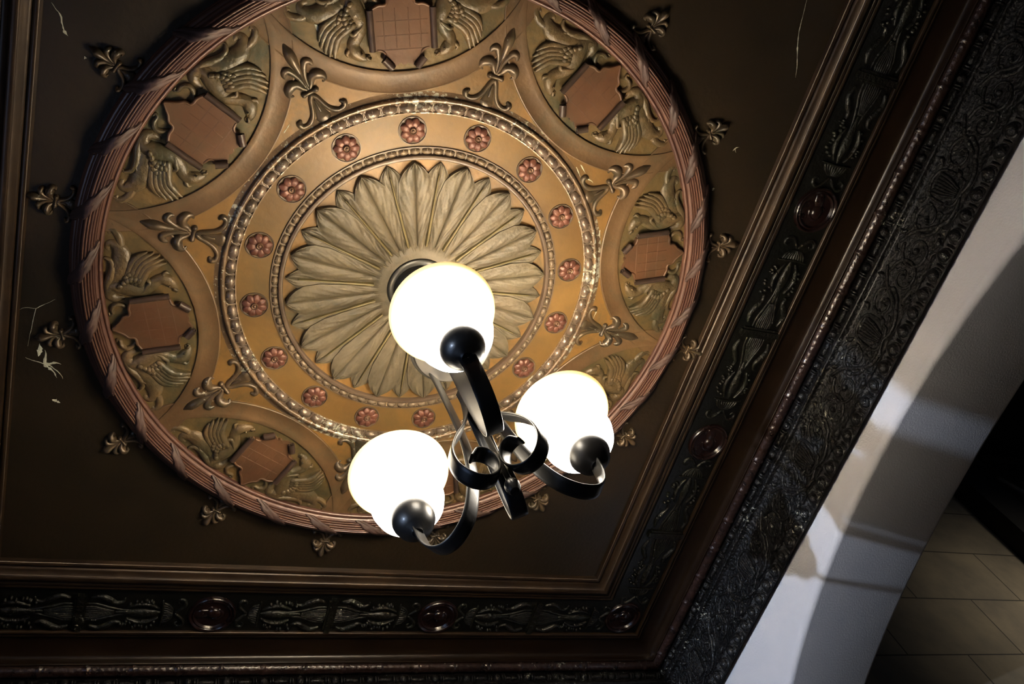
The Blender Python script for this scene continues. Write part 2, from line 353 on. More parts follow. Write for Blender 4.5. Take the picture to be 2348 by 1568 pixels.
# bundled laurel torus: overlapping leaves and cross ties, modelled into the surface
b = MB()
for (sx, sy), (dx, dy), L_, (nx, ny) in SP(0.79):
    n = int(L_ / 0.0125); rows = []
    for i in range(n + 1):
        s = L_ * i / n; row = []
        tie = abs((s / 0.30) % 1 - 0.5) > 0.455
        for j in range(15):
            a = math.pi * (1.0 + j / 14 * 1.02)    # lower half, facing the room
            ph = (s / 0.05 + 0.5 * round(j / 14 * 5)) % 1
            lf = 0.0075 * (1 - ph) ** 0.7 * (0.5 + 0.5 * abs(math.sin(j / 14 * 5 * math.pi)))
            r = 0.040 + (0.010 if tie else lf)
            q = math.cos(a) * r; z = -0.115 + math.sin(a) * r
            row.append((sx + dx * s + nx * q, sy + dy * s + ny * q, z))
        row.append((sx + dx * s + nx * 0.08, sy + dy * s + ny * 0.08, -0.10))
        rows.append(row)
    b.grid(rows)
struct(b.build('trim_5', M['laurel'], smooth=35))
# bead and reel
b = MB()
for (sx, sy), (dx, dy), L_, (nx, ny) in SP(0.79):
    n = int(L_ / 0.26)
    for i in range(n):
        c0 = (i + 0.5) * L_ / n
        for off, hl, r in ((-0.098, 0.032, 0.034), (-0.052, 0.007, 0.030), (-0.034, 0.007, 0.030), (0.03, 0.052, 0.017), (0.094, 0.007, 0.030), (0.112, 0.007, 0.030)):
            rows = []
            for k in range(9):
                t = -1 + 2 * k / 8; rr = r * math.sqrt(max(0, 1 - t * t)) if r > 0.031 else r * (1 - t ** 8 * 0.6); s = c0 + off + t * hl
                rows.append([(sx + dx * s + nx * (0.015 + math.cos(a) * rr), sy + dy * s + ny * (0.015 + math.cos(a) * rr), -0.225 + math.sin(a) * rr) for a in [2 * math.pi * q / 10 for q in range(10)]])
            b.grid(rows, closed_v=True)
struct(b.build('trim_6', M['scroll_r'], smooth=50))
b = MB(); loop(b, [(0.87, -0.10), (0.815, -0.165), (0.81, -0.27)] + arcp(0.81, -0.292, 0.016, 90, 270, 6)[::1] + [(0.825, -0.32), (0.835, -0.33), (0.835, -0.70), (0.82, -0.71), (0.80, -0.72)] + [(0.815, -0.73), (0.825, -0.82), (0.812, -0.825), (0.812, -0.838), (0.875, -0.785)])
struct(b.build('trim_7', M['scroll'], smooth=50))
# egg row under the scroll frieze
b = MB()
for (sx, sy), (dx, dy), L_, (nx, ny) in SP(0.825):
    n = round(L_ / 0.138)
    for i in range(n):
        s0 = (i + 0.5) * L_ / n
        for k, (hs, hz, dep, zc) in enumerate(((0.058, 0.056, 0.022, -0.775), (0.042, 0.048, 0.050, -0.775))):
            rows = []
            for q in range(6):
                a = math.pi / 2 * q / 5; row = []
                for j in range(14):
                    t = 2 * math.pi * j / 14; u = hs * math.cos(a) * math.cos(t); v_ = hz * math.cos(a) * math.sin(t) * (1.15 if math.sin(t) > 0 else 1.0); dd = dep * math.sin(a)
                    row.append((sx + dx * (s0 + u) - nx * dd, sy + dy * (s0 + u) - ny * dd, zc + v_))
                rows.append(row)
            b.grid(rows, closed_v=True)
        s1 = i * L_ / n
        b.add([(sx + dx * (s1 + u) - nx * d_, sy + dy * (s1 + u) - ny * d_, z) for u, d_, z in ((-.012, 0, -.74), (.012, 0, -.74), (0, .022, -.76), (0, 0.0, -.835), (-.016, 0, -.79), (.016, 0, -.79))], [(0, 4, 2), (2, 5, 1), (4, 3, 2), (2, 3, 5), (0, 2, 1)])
struct(b.build('trim_8', M['scroll_r'], smooth=50))

# ------------------------------------------------------------------ ceiling medallion: flat fields
rose = root('medallion_ground'); tag(rose, 'flat gilded round ground of the ceiling medallion behind its reliefs', 'ceiling medallion')
b = MB(); b.revolve([(0.90, 0.0), (0.90, -0.012), (1.10, -0.012), (1.10, 0)], 192); b.build('rosette_band', M['band'], rose, smooth=30)['label'] = 'brighter golden band that carries the red rosettes'
b = MB(); b.revolve([(0.0, -0.002), (0.2, -0.002), (0.5, -0.003), (0.84, -0.004)], 96); b.build('leaf_ground', M['field'], rose, smooth=30)
b = MB(); b.revolve([(1.15, -0.004), (1.5, -0.004), (1.83, -0.004)], 160); b.build('spandrel_ground', M['field'], rose, smooth=30)

# leaf boss in the middle
boss = root('leaf_boss'); tag(boss, 'round boss of radiating grey bronze leaves around the lamp canopy', 'ceiling boss')
def leaf_mesh(ws, r1, dep, seed):
    b = MB(); rows = []; n = 26
    tt = [0, .2, .45, .65, .8, .9, .96, 1.0]
    r0 = 0.205
    for i in range(n + 1):
        t = i / n
        for k in range(len(tt) - 1):
            if tt[k] <= t <= tt[k + 1]:
                q = (t - tt[k]) / (tt[k + 1] - tt[k]); q = q if k > 4 else q * q * (3 - 2 * q) * 0.4 + q * 0.6; wd = ws[k] * (1 - q) + ws[k + 1] * q; break
        x = r0 + (r1 - r0) * t; row = []
        m2 = 14
        for j in range(-m2, m2 + 1):
            v = j / m2; av = abs(v)
            z = dep * (0.55 + 0.45 * min(1, t * 1.6)) + 0.012 * math.sin(math.pi * min(1, av * 1.05)) * min(1, wd * 18) - 0.009 * (1 if av < 0.04 else 0)
            z += 0.0034 * math.sin(av * 17 - x * 62) * min(1, av * 4) * (1 - av * av * 0.5) + 0.006 * t ** 6
            row.append((x, v * wd, -z))
        row = [(x, -wd, 0)] + row + [(x, wd, 0)]
        rows.append(row)
    b.grid(rows); return b
long_ = leaf_mesh([.036, .050, .082, .102, .100, .074, .036, 0.001], 0.818, 0.036, 1)
short_ = leaf_mesh([.012, .022, .045, .070, .078, .058, .028, 0.001], 0.815, 0.016, 2)
lo = long_.build('long_leaf', M['leaf'], boss, smooth=60); so = short_.build('short_leaf', M['leaf'], boss, smooth=60)
b = MB(); b.stroke([(0.290, 0, .0075), (0.38, 0, .008), (0.5, 0, .007), (0.60, 0, .005), (0.74, 0, .002)], 1.0, 0.033, 3, 4)
st = b.build('stem', M['stem'], boss)
for k in range(16):
    a = R_(-106.55 + 22.5 * k); a2 = a + R_(11.25)
    if k == 0: lo.rotation_euler.z = a; so.rotation_euler.z = a2; st.rotation_euler.z = a2
    else:
        for src, an in ((lo, a), (so, a2), (st, a2)):
            c = src.copy(); C.objects.link(c); c.parent = boss; c.rotation_euler.z = an
b = MB(); b.revolve([(0.16, 0), (0.16, -0.0335), (0.235, -0.0335), (0.285, -0.026), (0.30, -0.006)], 64); b.build('inner_collar', M['leaf'], boss, smooth=50)
b = MB(); b.revolve([(0.828, 0.0), (0.829, -0.030), (0.834, -0.036), (0.846, -0.038), (0.854, -0.034), (0.857, -0.02), (0.862, -0.012), (0.895, -0.010), (0.897, -0.022), (0.904, -0.022), (0.906, 0)], 192)
b.build('rim', M['fillet'], boss, smooth=40)

# egg rings
def egg_ring(name, r, n, hw, hr, dep, mt, label, off, mt2=None, prof=None):
    rt = root(name); tag(rt, label, 'moulding ring')
    if prof:
        b = MB(); b.revolve(prof, 216); b.build('ring_fillet', mt2, rt, smooth=50)
    b = MB()
    b.blob(r, 0, hr, hw, dep, 0.008, n=14)
    pts = [(r + hr * 0.95, hw * 0.55, .003), (r + hr * 0.9, hw * 0.9, .005), (r + hr * .2, hw * 1.18, .006), (r - hr * .7, hw * 1.1, .005), (r - hr * 1.05, hw * 0.8, .003)]
    b.stroke(pts, 1.2, 0.010, 4, 5, mir=True)
    b.stroke([(r - hr * .6, 0, .002), (r + hr * .2, 0, .004), (r + hr * .9, 0, .002)], 1.0, 0.006 + dep * 0.9, 2, 4)
    e = b.build('egg', mt, rt, smooth=60); e.rotation_euler.z = R_(off)
    for k in range(1, n):
        c = e.copy(); C.objects.link(c); c.parent = rt; c.rotation_euler.z = R_(off + 360 / n * k)
egg_ring('egg_and_dart_ring', 0.877, 80, 0.0315, 0.0205, 0.024, M['egg'], 'narrow ring of small egg mouldings right around the leaf boss', -110.43)
egg_ring('large_egg_ring', 1.130, 72, 0.0455, 0.031, 0.034, M['egg_chip'], 'wider flaking ring of large egg mouldings outside the red rosettes', -107.9,
         M['chip_edge'], [(1.095, 0), (1.097, -0.018), (1.103, -0.020), (1.106, -0.010), (1.155, -0.010), (1.160, -0.026), (1.168, -0.034), (1.180, -0.034), (1.187, -0.026), (1.190, -0.012), (1.215, -0.006), (1.235, 0)])

# rosettes
def make_rosette():
    rt = root('rosette')
    b = MB(); b.revolve([(0.0, -0.012), (0.072, -0.012), (0.076, -0.013), (0.079, -0.019), (0.082, -0.019), (0.084, -0.012)], 40); b.build('recess', M['fillet'], rt, smooth=40)
    b = MB()
    for k in range(8):
        a = R_(45 * k); ca, sa = math.cos(a), math.sin(a); rows = []
        for i in range(9):
            t = i / 8; x = 0.014 + 0.060 * t; wd = 0.0065 + 0.0195 * math.sin(math.pi * min(1, 0.12 + 0.83 * t)) if t < 1 else 0.003
            row = []
            for j in range(-4, 5):
                v = j / 4; z = 0.014 + 0.018 * math.sin(math.pi * (0.15 + 0.75 * t)) * (1 - 0.75 * v * v) + 0.004 * abs(v) ** .5; y = v * wd
                row.append((x * ca - y * sa, x * sa + y * ca, -z))
            y0 = wd; row = [(x * ca + y0 * sa, x * sa - y0 * ca, -0.012)] + row + [(x * ca - y0 * sa, x * sa + y0 * ca, -0.012)]
            rows.append(row)
        b.grid(rows)
    b.build('petals', M['rosette'], rt, smooth=60)
    b = MB(); b.revolve([(0.0, -0.040), (0.007, -0.039), (0.010, -0.033), (0.0135, -0.033), (0.017, -0.039), (0.021, -0.036), (0.023, -0.018)], 24); b.build('button', M['rosette_c'], rt, smooth=60)
    return rt
WH = {0: 'near the top of the ring, towards the shield panel with the gilt curls', }
proto = make_rosette()
names = ['directly above the top globe', 'first to the right of the topmost one', 'upper right, beside the flaking rim', 'right side, above the rightmost one', 'rightmost of the ring', 'lower right, between the top and right globes',
         'lowest one on the right, just over the right globe', 'hidden behind the lamp arms', 'bottom of the ring, left beside the lamp stem', 'bottom of the ring, second left of the lamp stem', 'lower left, nearest to the lower globe side',
         'lower left, below the gilt-flecked one', 'leftmost, flecked with gilt', 'left side, above the leftmost one', 'upper left, second from the leftmost', 'top, first to the left of the topmost one']
for k in range(16):
    o = proto if k == 0 else copy_tree(proto)
    a = -106.55 + 22.5 * k; x, y = polar(1.0, a); o.location = (x * S, y * S, HC); o.rotation_euler.z = R_(a + 22.5)
    tag(o, 'red-brown eight-petal ceiling rosette, ' + names[k], 'rosette', 'rosettes on the golden band')

# reeded ring with leaf ties
ring = root('reeded_ring'); tag(ring, 'large round pink-brown reeded moulding that encloses the medallion', 'moulding ring')
prof = [(1.812, 0.0), (1.813, -0.026), (1.820, -0.032), (1.826, -0.036), (1.832, -0.036), (1.836, -0.032), (1.840, -0.040), (1.846, -0.044)]
def torus_pt(t): # t 0..1 from the inner to the outer side, crest at t = 0.55
    P_ = [(0.0, 1.846, -0.050), (0.18, 1.858, -0.070), (0.38, 1.880, -0.089), (0.55, 1.903, -0.098), (0.66, 1.922, -0.090), (0.82, 1.951, -0.058), (1.0, 1.980, -0.018)]
    for (t0, x0, z0), (t1, x1, z1) in zip(P_, P_[1:]):
        if t <= t1: f = (t - t0) / (t1 - t0); return x0 + (x1 - x0) * f, z0 + (z1 - z0) * f
    return P_[-1][1], P_[-1][2]
NR = 9
for i in range(NR * 6 + 1):
    t = i / (NR * 6); x, z = torus_pt(t); f = abs(math.sin(math.pi * t * NR)) ** 0.7
    cx_, cz_ = 1.912, -0.01; dx_, dz_ = x - cx_, z - cz_; l = math.hypot(dx_, dz_)
    prof.append((x + dx_ / l * (0.010 * f - 0.005), z + dz_ / l * (0.010 * f - 0.005)))
prof += [(1.978, -0.022), (1.985, -0.016), (1.985, 0.0)]
b = MB(); b.revolve(prof, 288); b.build('reeds', M['reed'], ring, smooth=50)
b = MB(); rows = []
for i in range(19):
    u = i / 18; t = -0.02 + 1.04 * (1 - u); x, z = torus_pt(min(1, max(0, t)))
    ang = -0.060 * (1 - u) + 0.075 * u
    wd = 0.060 * (math.sin(math.pi * (0.12 + 0.8 * (1 - u))) ** 0.8) * (1 + 0.16 * math.sin(u * 22)) + 0.004
    row = []
    cx_, cz_ = 1.912, -0.01; dx_, dz_ = x - cx_, z - cz_; l = math.hypot(dx_, dz_); nx_, nz_ = dx_ / l, dz_ / l
    for j in range(-5, 6):
        v = j / 5; lift = 0.013 + 0.006 * (1 - v * v) - 0.004 * (abs(v) < 0.1); a = ang + v * wd * 0.62 - v * abs(v) * 0.006
        if abs(v) == 1: lift = 0.0
        rr = x + nx_ * lift; zz = z + nz_ * lift; row.append((rr * math.cos(a), rr * math.sin(a), zz))
    rows.append(row)
b.grid(rows); tie = b.build('leaf_tie', M['tie'], ring, smooth=50)
for k in range(32):
    c = tie if k == 0 else tie.copy()
    if k: C.objects.link(c); c.parent = ring
    c.rotation_euler.z = R_(-16.3 + 11.25 * k)

# ------------------------------------------------------------------ griffin and shield panels
GC, GR = 2.172, 0.834
def make_panel():
    rt = root('griffin_panel')
    # raised border arc: between circles of radius GR and GR+.12 clipped by the reeded ring
    b = MB(); rows = []
    def lim(rad):  # angle where the circle meets r = 1.815
        c_ = (1.822 ** 2 - GC ** 2 - rad ** 2) / (2 * GC * rad); return math.acos(max(-1, min(1, c_)))
    pr = [(GR, 0.0), (GR, 0.018), (GR + .004, .020), (GR + .030, .014), (GR + .112, .013), (GR + .119, .016), (GR + .125, .013), (GR + .127, 0.0)]
    n = 64
    for i in range(n + 1):
        row = []
        for rad, z in pr:
            l = lim(rad); a = l + (2 * math.pi - 2 * l) * i / n
            row.append((GC + rad * math.cos(a), rad * math.sin(a), -z))
        rows.append(row)
    b.grid(rows); b.build('border_arc', M['arc'], rt, smooth=40)
    # stippled ground
    b = MB(); l = lim(GR); rows = []
    for i in range(n + 1):
        a = l + (2 * math.pi - 2 * l) * i / n; x, y = GC + GR * math.cos(a), GR * math.sin(a)
        th = math.atan2(y, x); rows.append([(x + (1.818 * math.cos(th) - x) * q / 4, y + (1.818 * math.sin(th) - y) * q / 4, -0.0065) for q in range(5)])
    b.grid(rows); b.build('panel_ground', M['panel'], rt, smooth=40)
    # shield
    half = [(1.800, 0.0), (1.772, 0.022), (1.748, 0.040), (1.728, 0.066), (1.700, 0.072), (1.688, 0.092), (1.690, 0.122), (1.680, 0.150), (1.668, 0.162), (1.462, 0.162), (1.462, 0.135), (1.455, 0.112),
            (1.438, 0.100), (1.418, 0.106), (1.405, 0.100), (1.366, 0.062), (1.376, 0.040), (1.388, 0.018), (1.378, 0.008)]
    rim = [(x, y) for x, y in half] + [(x, -y) for x, y in half[::-1] if y > 0]
    b = MB(); b.slab(rim, 0.036, 0.0, 0.0, 0.0)
    sh = b.build('shield', M['shield'], rt, smooth=35)
    b = MB()
    for sg in (1, -1):
        for P in ([(1.800, 0.004, .006), (1.772, 0.024, .007), (1.748, 0.043, .008), (1.728, .068, .008), (1.700, 0.074, .008), (1.690, 0.092, .009), (1.690, 0.120, .009), (1.672, 0.158, .008)], [(1.462, 0.140, .006), (1.455, .114, .008), (1.438, 0.101, .008), (1.418, 0.107, .007), (1.405, 0.100, .005)]):
            b = MB(); b.stroke([(x, y * sg, q) for x, y, q in P], 0.9, 0.033, 5, 5); b.build('shield_rim', M['shield'], sh, smooth=60)
    b = MB()   # incised grid, modelled as very fine raised seams
    for yy in (-0.10, -0.036, 0.036, 0.10):
        for q in (-1, 1): b.stroke([(1.47, yy + q * .0016, .0010), (1.56, yy + q * .0016, .0012), (1.675, yy + q * .0016, .0010)], 0.9, 0.036, 2, 3)
    for xx in (1.46, 1.535, 1.61):
        for q in (-1, 1): b.stroke([(xx + q * .0016, -0.14, .0010), (xx + q * .0016, 0, .0012), (xx + q * .0016, 0.14, .0010)], 0.9, 0.036, 2, 3)
    b.build('shield_seams', M['shield'], sh, smooth=60)
    def rod(x0, y0, x1, y1, r, ln=10):
        b = MB(); dx, dy = x1 - x0, y1 - y0; L_ = math.hypot(dx, dy); dx /= L_; dy /= L_; rows = []
        ends = [(0, .35), (0, 1)] + [(L_ * q / 4, 1) for q in range(1, 4)] + [(L_, 1), (L_, .62), (L_ - .004, .55), (L_ - .004, .3), (L_ + .003, .22), (L_ + .003, 0.01)]
        for s, f in ends: rows.append([(x0 + dx * s - dy * r * f * math.cos(a), y0 + dy * s + dx * r * f * math.cos(a), -0.046 - r * f * math.sin(a)) for a in [2 * math.pi * q / 14 for q in range(14)]])
        b.grid(rows, closed_v=True)
        b.build('scroll_end', M['roll'], sh, smooth=40)
    for sg in (1, -1):
        rod(1.672, 0.170 * sg, 1.458, 0.170 * sg, 0.018); rod(1.412, 0.112 * sg, 1.362, 0.066 * sg, 0.021)
    # ribbons beside the shield top
    for sg in (1, -1):
        b = MB(); b.stroke([(1.700, 0.112 * sg, .010), (1.725, 0.140 * sg, .014), (1.758, 0.146 * sg, .016), (1.780, 0.122 * sg, .013), (1.782, 0.090 * sg, .010), (1.798, 0.080 * sg, .008), (1.802, 0.094 * sg, .006)], 1.5, 0.006, 5, 6)
        b.build('ribbon', M['griffin'], rt, smooth=60)
    # griffins
    for sg in (1, -1):
        b = MB()
        st = lambda P, h=0.8, z0=0.0, **k: b.stroke([(x, y * sg, r) for x, y, r in P], h, z0, **k)
        st([(1.712, .180, .016), (1.752, .188, .030), (1.772, .215, .036), (1.755, .252, .044), (1.712, .258, .052), (1.660, .240, .054), (1.615, .225, .050), (1.575, .226, .044), (1.535, .245, .038), (1.498, .265, .036), (1.462, .262, .040), (1.438, .238, .036), (1.424, .212, .026), (1.428, .192, .017)], 0.85)
        st([(1.475, .285, .012), (1.452, .305, .012), (1.436, .300, .006)], 1.0, 0.012)           # ear
        st([(1.424, .200, .010), (1.412, .186, .009), (1.418, .176, .004)], 1.3, 0.012)             # beak
        b.blob(1.447, .226 * sg, .007, .007, .008, 0.034)                                        # eye
        st([(1.720, .280, .050), (1.690, .335, .058), (1.668, .395, .060), (1.660, .450, .052), (1.672, .495, .040), (1.700, .520, .028), (1.722, .510, .020), (1.722, .488, .014), (1.708, .482, .008)], 0.62)
        st([(1.655, .500, .024), (1.650, .545, .024), (1.664, .585, .022), (1.688, .600, .017), (1.696, .582, .011), (1.686, .572, .006)], 0.9)
        st([(1.655, .600, .010), (1.668, .640, .014), (1.664, .680, .008), (1.674, .700, .003)], 1.0)
        # acanthus running from the rump
        st([(1.780, .235, .018), (1.768, .285, .022), (1.742, .330, .022), (1.722, .375, .020), (1.722, .415, .015), (1.744, .440, .008), (1.760, .436, .004)], 1.0, 0.014)
        for x, y, dx, dy in ((1.760, .30, -.035, .03), (1.735, .345, -.034, .026), (1.715, .385, -.030, .028), (1.770, .27, -.030, .030)): st([(x, y, .012), (x + dx * .6, y + dy * .4, .012), (x + dx, y + dy, .003)], 1.0, 0.02, n=3)
        # shoulder curl
        st([(1.625, .205, .010), (1.590, .215, .013), (1.565, .240, .014), (1.548, .262, .012), (1.560, .280, .009), (1.574, .272, .005)], 1.1, 0.026)
        b.build('griffin_body', M['griffin'], rt, smooth=60)
        b = MB(); st = lambda P, h=0.8, z0=0.0, **k: b.stroke([(x, y * sg, r) for x, y, r in P], h, z0, **k)
        tips = [(1.440, .372), (1.448, .398), (1.466, .420), (1.494, .438), (1.528, .446)]
        for i, (tx, ty) in enumerate(tips):
            f = i / 4; sx_, sy_ = 1.600 + .075 * f, .262 + .035 * f
            mx_, my_ = (sx_ + tx) / 2 + .022 - .01 * f, (sy_ + ty) / 2 + .026
            st([(sx_, sy_, .020), (mx_, my_, .023), ((mx_ + tx) / 2, (my_ + ty) / 2 + .007, .019), (tx, ty, .006)], 0.9, 0.032 - 0.003 * i, n=4, k=6)
        for row_ in range(3):
            for i in range(6 - row_):
                f = (i + row_ * .5) / 6; x = 1.705 - .13 * f - row_ * .030; y = .268 + .018 * row_ + .035 * math.sin(f * 3) + .02 * row_
                b.blob(x, y * sg, .020, .016, .012, 0.042 - row_ * .008, ang=-0.8 * sg)
        b.build('griffin_wing', M['griffin'], rt, smooth=60)
    return rt
wh = ['at the top, cut off by the photo edge', 'upper right, second clockwise from the top', 'right side, with shield tip pointing right', 'lower right, mostly behind the right globe', 'bottom, hidden behind the lower globe and lamp', 'lower left, beside the lower globe', 'left side, with shield tip pointing left', 'upper left, beside the shadowed ring edge']
pan = make_panel()
for k in range(8):
    o = pan if k == 0 else copy_tree(pan)
    o.location = (0, 0, HC); o.rotation_euler.z = R_(-108 + 45 * k)
    tag(o, 'griffin shield panel, ' + wh[k], 'relief panel', 'griffin shield panels')

# ------------------------------------------------------------------ fleurs-de-lis
def fleur(rt, sc=1.0, sx=1.0, sy=1.0, x0=1.365, xo=1.365, h=1.0, patch=False):
    f = lambda P: [(xo + (x - x0) * sx, y * sy, r * sc) for x, y, r in P]
    b = MB()
    b.stroke(f([(1.385, 0, .010), (1.45, 0, .013), (1.51, 0, .022), (1.56, 0, .031), (1.60, 0, .030), (1.640, 0, .015), (1.670, 0, .003)]), 1.4 * h, 0.0, 5)
    b.stroke(f([(1.40, 0, .006), (1.50, 0, .004), (1.64, 0, .002)]), 1.2 * h, 0.018 * sc, 3)
    b.build('tip_petal', M['fleur'], rt, smooth=60)
    b = MB()
    b.stroke(f([(1.40, .008, .010), (1.45, .016, .014), (1.492, .032, .020), (1.522, .054, .025), (1.512, .076, .022), (1.490, .080, .013), (1.484, .070, .007)]), 1.25 * h, 0.0, 5, mir=True)
    b.stroke(f([(1.385, .010, .012), (1.402, .026, .016), (1.430, .044, .026), (1.440, .072, .032), (1.424, .098, .029), (1.398, .106, .018), (1.386, .092, .008)]), 1.25 * h, 0.0, 5, mir=True)
    b.build('side_petals', M['fleur'], rt, smooth=60)
    b = MB(); b.stroke(f([(1.365, -.036, .017), (1.365, -.016, .013), (1.365, .016, .013), (1.365, .036, .017)]), 1.5 * h, 0.004, 4); b.build('knot', M['fleur'], rt, smooth=60)
    b = MB()
    b.stroke(f([(1.345, .004, .016), (1.325, .018, .016), (1.290, .030, .016), (1.250, .047, .016), (1.222, .072, .017), (1.210, .102, .015), (1.216, .130, .017), (1.236, .138, .019), (1.248, .126, .012)]), 1.4 * h, 0.0, 5, mir=True)
    b.stroke(f([(1.335, 0, .012), (1.29, 0, .020), (1.24, 0, .034), (1.215, 0, .044)]), 0.5 * h, 0.0, 4)
    b.stroke(f([(1.315, 0, .004), (1.28, 0, .008), (1.25, 0, .005)]), 1.0 * h, 0.012, 4)
    b.build('foot', M['fleur'], rt, smooth=60)
    return rt
wi = ['upper left, on a square repair patch', 'top, right of the topmost shield panel', 'upper right, on a flaking oval patch', 'right side, above the right globe', 'lower right, hidden behind the right globe', 'bottom, partly behind the lower globe', 'lower left, with gilded flaking foot', 'left side, pointing to the left edge']
p0 = fleur(root('fleur_de_lis'))
order = [-130.5 + 45 * k for k in range(8)]
for k, a in enumerate(order):
    o = p0 if k == 0 else copy_tree(p0)
    o.location = (0, 0, HC); o.rotation_euler.z = R_(a)
    tag(o, 'bronze fleur-de-lis between shield panels, ' + wi[k], 'fleur-de-lis', 'fleurs-de-lis inside the ring')
wo = {0: 'near the top right corner of the ring, close to the upper right lunette'}
p1 = fleur(root('small_fleur_de_lis'), 0.72, 0.50, 0.70, 1.365, 2.075, 1.5)
names = ['right side, level with the flaking white speck', 'right side, directly beside the rightmost shield panel', None]
def clock(a):
    # picture position words by angle (degrees, measured from the right of the panel)
    t = {4.5: 'right, low, between ring and bright moulding', 27: 'lower right, just above the right globe base', 49.5: 'bottom right, below the hanging scrolls', 72: 'bottom, just beside the lower black cup', 94.5: 'bottom, left of the lower globe',
         117: 'lower left, second left of the lower globe', 139.5: 'lower left, third left of the lower globe', 162: 'left, below the leftmost and beside the star-shaped crack', -175.5: 'leftmost, above the star-shaped crack', -153: 'upper left, in the dark ring shadow',
         -130.5: 'beyond the upper left picture edge', -108: 'beyond the top picture edge, left', -85.5: 'beyond the top picture edge, right', -63: 'top right, highest one in view', -40.5: 'right, second from the top', -18: 'right, third from the top'}
    return t[a]
for k in range(16):
    a = 4.5 + 22.5 * k
    if a > 180: a -= 360
    if -135 < a < -80: continue
    o = p1 if k == 0 else copy_tree(p1)
    o.location = (0, 0, HC); o.rotation_euler.z = R_(a)
    tag(o, 'small dark fleur-de-lis outside the reeded ring, ' + clock(a), 'fleur-de-lis', 'small fleurs-de-lis outside the ring')

# ------------------------------------------------------------------ frieze ornaments
def make_medal():
    rt = root('frieze_medallion')
    b = MB(); b.revolve([(0.166, -0.006), (0.163, -0.022), (0.155, -0.030), (0.146, -0.026), (0.140, -0.016), (0.134, -0.020), (0.128, -0.024), (0.122, -0.014), (0.118, -0.008), (0, -0.008)], 56)
    b.build('disc', M['medal'], rt, smooth=50)
    b = MB()
    b.blob(0.012, -0.012, .055, .045, .034, 0.004); b.stroke([(-.03, -.01, .030), (-.07, .0, .040), (-.095, .01, .034)], 0.5, 0.004, 4); b.stroke([(.045, -.04, .014), (.066, -.01, .016), (.05, .03, .012), (.01, .045, .010)], 0.8, 0.01, 4); b.stroke([(.0, -.05, .008), (-.012, -.066, .008), (-.03, -.05, .006)], 1, 0.01, 3)
    b.build('relief_bust', M['medal'], rt, smooth=60)
    return rt
med = make_medal()
mspots = [(2.60, -1.03, 'on the right frieze, upper one, beside the bright edge moulding'), (2.60, 0.925, 'on the right frieze, right of the right globe'), (-0.83, 2.79, 'on the bottom frieze, left one'), (0.88, 2.79, 'on the bottom frieze, middle one below the lamp'),
          (2.56, 2.77, 'at the lower right corner of the frieze') ]
for k, (x, y, l) in enumerate(mspots):
    o = med if k == 0 else copy_tree(med)
    o.location = (x * S, y * S, HC); o.rotation_euler.z = R_(90 if abs(y) < 2.5 and x > 2 else 0)
    tag(o, 'round oxblood frieze medallion ' + l, 'medallion', 'round medallions on the ceiling frieze')

def make_urn():
    """one half-bay ornament: u runs along the frieze from the middle plinth to the medallion"""
    rt = root('frieze_ornament'); b = MB()
    b.box(-.022, .022, -.165, .165, -.032, -.006); b.box(-.040, -.024, -.145, .145, -.024, -.006); b.box(.024, .040, -.145, .145, -.024, -.006)
    for s in (1, -1):
        # fluted bell vases on either side of the plinth
        for k in range(-3, 4): b.stroke([(.045 * s, k * .016, .007), (.10 * s, k * .017, .008), (.17 * s, k * .011, .006), (.24 * s, k * .005, .004)], 1.0, 0.012, 3, 5)
        b.stroke([(.05 * s, -.075, .008), (.12 * s, -.07, .010), (.20 * s, -.045, .010), (.30 * s, -.022, .008), (.42 * s, -.018, .006)], 0.9, 0.006, 4, 5, mir=True)
        b.stroke([(.26 * s, 0, .012), (.34 * s, 0, .022), (.44 * s, 0, .034), (.52 * s, 0, .026), (.57 * s, 0, .010)], 0.7, 0.006, 4)
        # foliage and grapes
        b.stroke([(.08 * s, .13, .012), (.14 * s, .145, .018), (.20 * s, .12, .022), (.25 * s, .09, .016), (.30 * s, .10, .010), (.31 * s, .13, .006)], 1.1, 0.006, 4, 6, mir=True)
        for q in range(11): b.blob((.30 + .022 * q + random.uniform(-.008, .008)) * s, random.choice((1, -1)) * random.uniform(.075, .145), .014, .014, .020, 0.008)
        for q in range(11): b.blob((.33 + .020 * q + random.uniform(-.008, .008)) * s, (-1) ** q * random.uniform(.075, .145), .013, .017, .018, 0.008)
        b.stroke([(.34 * s, .055, .008), (.42 * s, .085, .014), (.50 * s, .075, .012), (.56 * s, .045, .006)], 1.2, 0.012, 4, 6, mir=True)
        # fluted tazza and tendrils beside the medallion
        b.stroke([(.585 * s, -.115, .006), (.590 * s, -.06, .008), (.594 * s, 0, .009), (.590 * s, .06, .008), (.585 * s, .115, .006)], 1.2, 0.012, 4, 6)
        for k in range(-4, 5): b.stroke([(.60 * s, k * .022, .008), (.635 * s, k * .018, .009), (.665 * s, k * .009, .005)], 1.0, 0.010, 3, 5)
        b.stroke([(.69 * s, .01, .010), (.72 * s, .035, .012), (.755 * s, .075, .014), (.745 * s, .115, .014), (.71 * s, .125, .010), (.695 * s, .10, .007), (.71 * s, .085, .004)], 1.1, 0.006, 5, 6, mir=True)
    b.build('foliage', M['frieze_r'], rt, smooth=60); return rt
urn = make_urn()
US = [(2.60, -0.055, 90, 'on the right frieze between its two medallions'), (2.60, 1.85, 90, 'on the right frieze near the dark lower right corner'), (2.60, -1.95, 90, 'on the right frieze at the top of the photo'),
      (0.025, 2.785, 0, 'on the bottom frieze between its two medallions'), (1.72, 2.785, 0, 'on the bottom frieze near the right corner'), (-1.70, 2.785, 0, 'on the bottom frieze at the left edge')]
